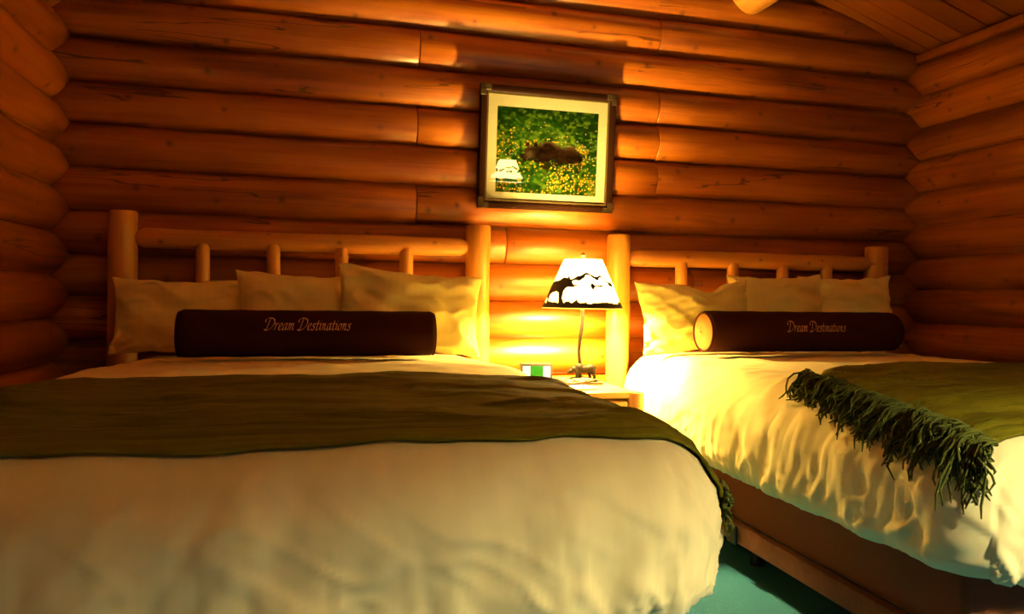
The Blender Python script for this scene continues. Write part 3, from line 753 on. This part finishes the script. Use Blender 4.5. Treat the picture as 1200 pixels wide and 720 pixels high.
def animal_lamp(name, loc, rz, label, watt, col, bulbs, tall=0.0):
    root = empty(name, loc, rz, label, 'lamp', 'lamps with animal cutout shades')
    H = Vector((0, 0, tall))
    rock('base', M['pewter'], root, (0, 0, .0), .085, .055, .024, 3)
    box('plinth', (-.088, -.058, 0), (.088, .058, .012), M['pewter'], root, .004)
    bear_mesh('bear_figurine', M['bronze'], root, .085, (.012, -.008, .018))
    if tall: tube('pole', [(.010*math.sin(i*1.7), .008*math.cos(i*2.1), .03+(tall+.36)*i/14) for i in range(14)]+[(0, 0, tall+.37)], .010, M['twig'], root)
    else: tube('pole', [(-.005, 0, .03), (-.008, 0, .10), (-.012, .004, .15), (-.010, 0, .20), (-.003, 0, .25), (.002, 0, .30), (.0, 0, .36), (0, 0, .40)], [.009, .0085, .008, .0085, .009, .008, .008, .009], M['twig'], root)
    sh = mesh_obj('shade', [], [], M['shade'], root)
    n, m = 64, 10; v, f = [], []
    for j in range(m+1):
        for k in range(n): v.append(shade_pt(2*math.pi*k/n, j/m))
    for j in range(m):
        for k in range(n): f.append((j*n+k, j*n+(k+1) % n, (j+1)*n+(k+1) % n, (j+1)*n+k))
    me = sh.data; me.from_pydata(v, [], f); me.update(); me.polygons.foreach_set('use_smooth', [True]*len(me.polygons))
    for t_, rr in ((0, .0028), (1, .0025)):
        tube('trim_ring', [shade_pt(2*math.pi*k/48, t_) for k in range(49)], rr, M['shade'], sh, 6)
    ths = np.linspace(0, 2*math.pi, 260); nz = vnoise(ths*14, 0*ths, 1.0)*.022+vnoise(ths*40, 0*ths, 2.0)*.016
    for tt in (-.50, .95, 2.3, -2.1): nz += .05*np.exp(-((np.mod(ths-tt+math.pi, 2*math.pi)-math.pi)/.05)**2)
    nz[-1] = nz[0]
    cut_strip('treeline_cutout', ths, 0*ths+.012, .125+nz, sh)
    cut_poly('bear_cutout', [(x*1.15, y) for x, y in BEAR], sh, -1.22); cut_poly('bear_cutout', [(x*1.15, y) for x, y in BEAR], sh, 1.62, -1); cut_poly('elk_cutout', ELK, sh, math.pi-.2)
    for k in range(2):
        th = np.linspace(-.85+k*math.pi, .85+k*math.pi, 70); q = (th-k*math.pi)
        line = .52+.20*np.clip(1-np.abs(q+.25)/.7, 0, 1)+.03*vnoise(q*7, 0*q, 1.5)+.10*np.clip(1-np.abs(q-.35)/.35, 0, 1)
        wd = .045+.06*np.clip(vnoise(q*6, 0*q, 4.4)+.1, 0, 1)
        cut_strip('ridge_cutout', th, line-wd, line+.004, sh, .004)
        th = np.linspace(-.12+k*math.pi, .34+k*math.pi, 30); q = (th-k*math.pi)
        wd = .018+.06*np.clip(np.sin((q+.12)*20), 0, 1)*np.clip((.30-q)*6, 0, 1); cut_strip('ridge_cutout', th, .455-wd, .455+wd*.7, sh)
        th = np.linspace(-.72+k*math.pi, -.48+k*math.pi, 16); q = (th-k*math.pi)
        cut_strip('ridge_cutout', th, .46+(q+.6)*.2-.03, .46+(q+.6)*.2+.02*np.cos(q*9), sh)
    # spider, finial, socket, bulb
    for k in range(3):
        a = 2*math.pi*k/3+.4; tube('spider_arm', [(0, 0, SH_T-.012), (SH_RT*math.sin(a), -SH_RT*math.cos(a), SH_T-.003)], .0018, M['brass'], sh, 6)
    tube('harp', [(.0, .0, .385)]+[(.052*math.sin(math.pi*i/10)**.7, 0, .385+.205*i/10) for i in range(1, 10)]+[(0, 0, .59)], .0016, M['brass'], root, 6)
    lathe('finial', [(.006, 0), (.009, .006), (.004, .012), (.009, .02), (.011, .027), (.006, .035), (.002, .04)], M['brass'], root, 16, (0, 0, SH_T-.006))
    lathe('socket', [(.008, 0), (.012, .006), (.012, .02), (.009, .024)], M['brass'], root, 18, (0, 0, .345))
    for bz, share in bulbs:                                   # pair of bulbs, one above the other, inside the shade
        L = bpy.data.lights.new('bulb_light', 'POINT'); L.energy = watt*share; L.color = col; L.shadow_soft_size = .03
        lo = bpy.data.objects.new('bulb_light', L); link(lo, root); lo.location = (0, 0, bz)
    if tall:
        for c in root.children:
            if c.name.split('.')[0] in ('shade', 'harp', 'finial', 'socket', 'bulb_light'): c.location.z += tall
    return root
LX, LY = 2.325, -.420
animal_lamp('table_lamp', (LX, LY, NS_Z), 0, 'lit bear lamp with animal cutout shade on the nightstand between the beds', LAMP_W, LAMP_COL, ((.393, .40), (.490, .62)))

# clock with bright screen
ck = empty('alarm_clock', (2.130, -.335, NS_Z), math.radians(-10), 'small alarm clock with green lit screen on the nightstand', 'clock')
box('case', (-.075, -.012, 0), (.075, .045, .088), M['pewter'], ck, .006)
b_ = box('bezel', (-.075, -.016, .002), (.075, -.010, .088), M['black'], ck, .002)
box('display', (-.028, -.019, .012), (.030, -.0155, .078), M['screen_green'], ck, .001)
box('display', (-.066, -.0185, .012), (-.029, -.0155, .078), M['screen_white'], ck, .001)
box('display', (.031, -.0185, .012), (.066, -.0155, .078), M['screen_white'], ck, .001)
pd = box('notepad', (-.085, -.055, 0), (.085, .055, .010), M['paper'], None, .002); pd.location = (2.225, -.60, NS_Z); pd.rotation_euler = (0, 0, .12)
tag(pd, 'white notepad lying on the nightstand in front of the lamp', 'notepad')

# ------------------------------------------------------------------ framed picture
PX0, PX1, PZ0, PZ1 = 1.886, 2.602, 1.592, 2.196
PW, PH = PX1-PX0, PZ1-PZ0
pic = empty('framed_picture', ((PX0+PX1)/2, -.066, PZ0), 0, 'dark framed photograph of a bear in a flowery meadow hung over the nightstand', 'picture')
pic.rotation_euler = (math.radians(4.0), 0, 0)
FW = .042
def frame_rail(horizontal, sgn):
    # moulding profile: (inward offset, depth towards the viewer)
    prof = [(0, 0), (0, .018), (.006, .024), (.018, .026), (.028, .024), (.033, .019), (FW, .016), (FW, 0)]
    v, f = [], []; n = len(prof); hw, hh = PW/2, PH/2
    for e in (-1, 1):
        for a, d in prof:
            if horizontal: v.append((e*(hw-a), -d, hh+sgn*(hh-a)))
            else: v.append((sgn*(hw-a), -d, hh+e*(hh-a)))
    for i in range(n): f.append((i, (i+1) % n, n+(i+1) % n, n+i))
    f += [tuple(range(n)), tuple(range(n, 2*n))]
    o = mesh_obj('frame_rail', v, f, M['frame'], pic); bm = bmesh.new(); bm.from_mesh(o.data); bmesh.ops.recalc_face_normals(bm, faces=bm.faces); bm.to_mesh(o.data); bm.free()
    return sharp(o, 35)
for s in (-1, 1): frame_rail(True, s); frame_rail(False, s)
def ring(name, x, z0, z1, wdt, d0, d1, mat):
    bm = bmesh.new()
    for lo, hi in (((-x, d0, z0), (x, d1, z0+wdt)), ((-x, d0, z1-wdt), (x, d1, z1)), ((-x, d0, z0+wdt), (-x+wdt, d1, z1-wdt)), ((x-wdt, d0, z0+wdt), (x, d1, z1-wdt))): box_bm(bm, lo, hi)
    return bm_obj(name, bm, mat, pic)
ring('gilt_lip', PW/2-FW+.006, FW-.006, PH-FW+.006, .008, -.019, -.010, M['framelip'])
box('backing', (-PW/2+.008, -.004, .008), (PW/2-.008, .0, PH-.008), M['backing'], pic)
PRX0, PRX1, PRZ0, PRZ1 = -.267, .267, .083, .505      # print opening
bm = bmesh.new(); ox, oz0, oz1 = PW/2-FW+.004, FW-.004, PH-FW+.004
for lo, hi in (((-ox, -.010, oz0), (ox, -.007, PRZ0)), ((-ox, -.010, PRZ1), (ox, -.007, oz1)), ((-ox, -.010, PRZ0), (PRX0, -.007, PRZ1)), ((PRX1, -.010, PRZ0), (ox, -.007, PRZ1))): box_bm(bm, lo, hi)
bm_obj('mat_board', bm, M['mat'], pic)
box('glass', (-ox, -.0135, oz0), (ox, -.012, oz1), M['glass'], pic)
for sx in (-1, 1):
    for sz in (0, 1):
        bm = bmesh.new(); ex, ez = sx*(PW/2+.0008), (-.0008 if sz == 0 else PH+.0008); dx, dz = -sx, (1 if sz == 0 else -1)
        for ax, az in ((.055, .030), (.030, .055)):
            xs, zs = sorted((ex, ex+dx*ax)), sorted((ez, ez+dz*az)); box_bm(bm, (xs[0], -.0275, zs[0]), (xs[1], -.014, zs[1]), .002, 1)
        bm_obj('corner_bracket', bm, M['bracket'], pic)
def photo_print():
    nx, nz = 240, 190
    u, v = np.meshgrid(np.linspace(0, 1, nx+1), np.linspace(0, 1, nz+1)); u, v = u.ravel(), v.ravel()
    a = fbm(u*16, v*22, 1.0, 4); b = fbm(u*42, v*42, 7.0, 3); big = fbm(u*4, v*5, 3.0, 2)
    dark, mid, lit = np.array([.002, .012, .001]), np.array([.009, .042, .003]), np.array([.06, .10, .007])
    k = np.clip(.42+.34*a+.30*b+.30*big-.9*np.clip(v-.60, 0, 1), 0, 1)
    c = dark[None]*(1-k[:, None])+mid[None]*k[:, None]
    k2 = np.clip((a+b)*.5+.35*np.exp(-((v-.62)/.16)**2)*(1-.5*u)-.1, 0, 1)[:, None]; c = c*(1-k2)+lit[None]*k2
    # flowers: small dots, denser low in the print
    cell = lambda s, q: (np.floor(u*s*1.27), np.floor(v*s), np.full_like(u, q))
    for s, q, cl, dens in ((30, 1, (.24, .14, .006), .34), (44, 2, (.28, .19, .03), .26), (38, 5, (.22, .10, .006), .2), (52, 3, (.2, .19, .14), .08)):
        ix, iy, iz = cell(s, q); hx, hy, hp = _h(ix, iy, iz), _h(ix, iy, iz+31), _h(ix, iy, iz+67)
        d = np.hypot(u*s*1.27-ix-.25-.5*hx, v*s-iy-.25-.5*hy)
        env = np.clip(1.25-2.1*np.abs(v-.24), 0, 1)+.55*np.exp(-((u-.85)/.2)**2-((v-.55)/.12)**2)+.10*(v < .85)
        patch = np.clip(.5+.9*vnoise(u*5+q, v*6, q*3.0), 0, 1.2)
        on = ((hp < dens*env*patch*.85) & (d < .36))[:, None]
        c = np.where(on, np.array(cl)[None]*(.6+.6*_h(ix, iy, iz+99))[:, None], c)
    # bear: union of ellipses
    E = [(.735, .43, .120, .145), (.63, .45, .12, .125), (.53, .48, .11, .135), (.505, .56, .075, .065), (.42, .48, .09, .11), (.345, .475, .075, .090), (.285, .435, .050, .045), (.305, .57, .022, .030), (.385, .575, .025, .032),
         (.48, .33, .045, .12), (.57, .32, .040, .11), (.70, .31, .040, .12), (.79, .33, .040, .13)]
    f = np.full_like(u, 9.)
    for ex, ez, rx, rz in E: f = np.minimum(f, np.hypot((u-ex)/rx, (v-ez)/rz))
    inb = f+.16*b < 1
    fade = np.clip((v-.27+.10*a)*9, 0, 1)
    fur = np.array([.0035, .0016, .0008])[None]*(1+.9*np.clip(a+b, -.8, 1))[:, None]+np.array([.045, .026, .012])[None]*(np.clip((v-.47)*7, 0, 1)*np.clip(f-.55, 0, .45)*2.2)[:, None]
    face = np.exp(-((u-.325)/.04)**2-((v-.46)/.045)**2)[:, None]*np.array([.03, .02, .011])[None]
    w = (inb*fade)[:, None]; c = c*(1-w)+(fur+face)*w
    V = np.stack([PRX0-.004+(PRX1-PRX0+.008)*u, np.full_like(u, -.0058), PRZ0-.004+(PRZ1-PRZ0+.008)*v], -1)
    F = [(j*(nx+1)+i, j*(nx+1)+i+1, (j+1)*(nx+1)+i+1, (j+1)*(nx+1)+i) for j in range(nz) for i in range(nx)]
    t = NT('printed_photograph'); at = t.add('ShaderNodeVertexColor'); at.layer_name = 'print'; t.base(at.outputs['Color']); t.rough(.9); t.b.inputs['Specular IOR Level'].default_value = 0
    o = mesh_obj('photo_print', V, F, t.m, pic, smooth=False)
    ca = o.data.color_attributes.new('print', 'FLOAT_COLOR', 'POINT')
    ca.data.foreach_set('color', np.concatenate([np.clip(c, 0, 1), np.ones((len(c), 1))], 1).astype(np.float32).ravel())
    tag(o, 'printed photograph of a brown bear among yellow flowers')
photo_print()

# ------------------------------------------------------------------ floor lamp behind the viewer that shows in the picture glass
animal_lamp('floor_lamp', (3.03, -4.10, FZ), math.pi, 'lit floor lamp mirrored as a small bright square in the picture glass', REAR_W, REAR_COL, ((.452, 1.0),), tall=1.32)
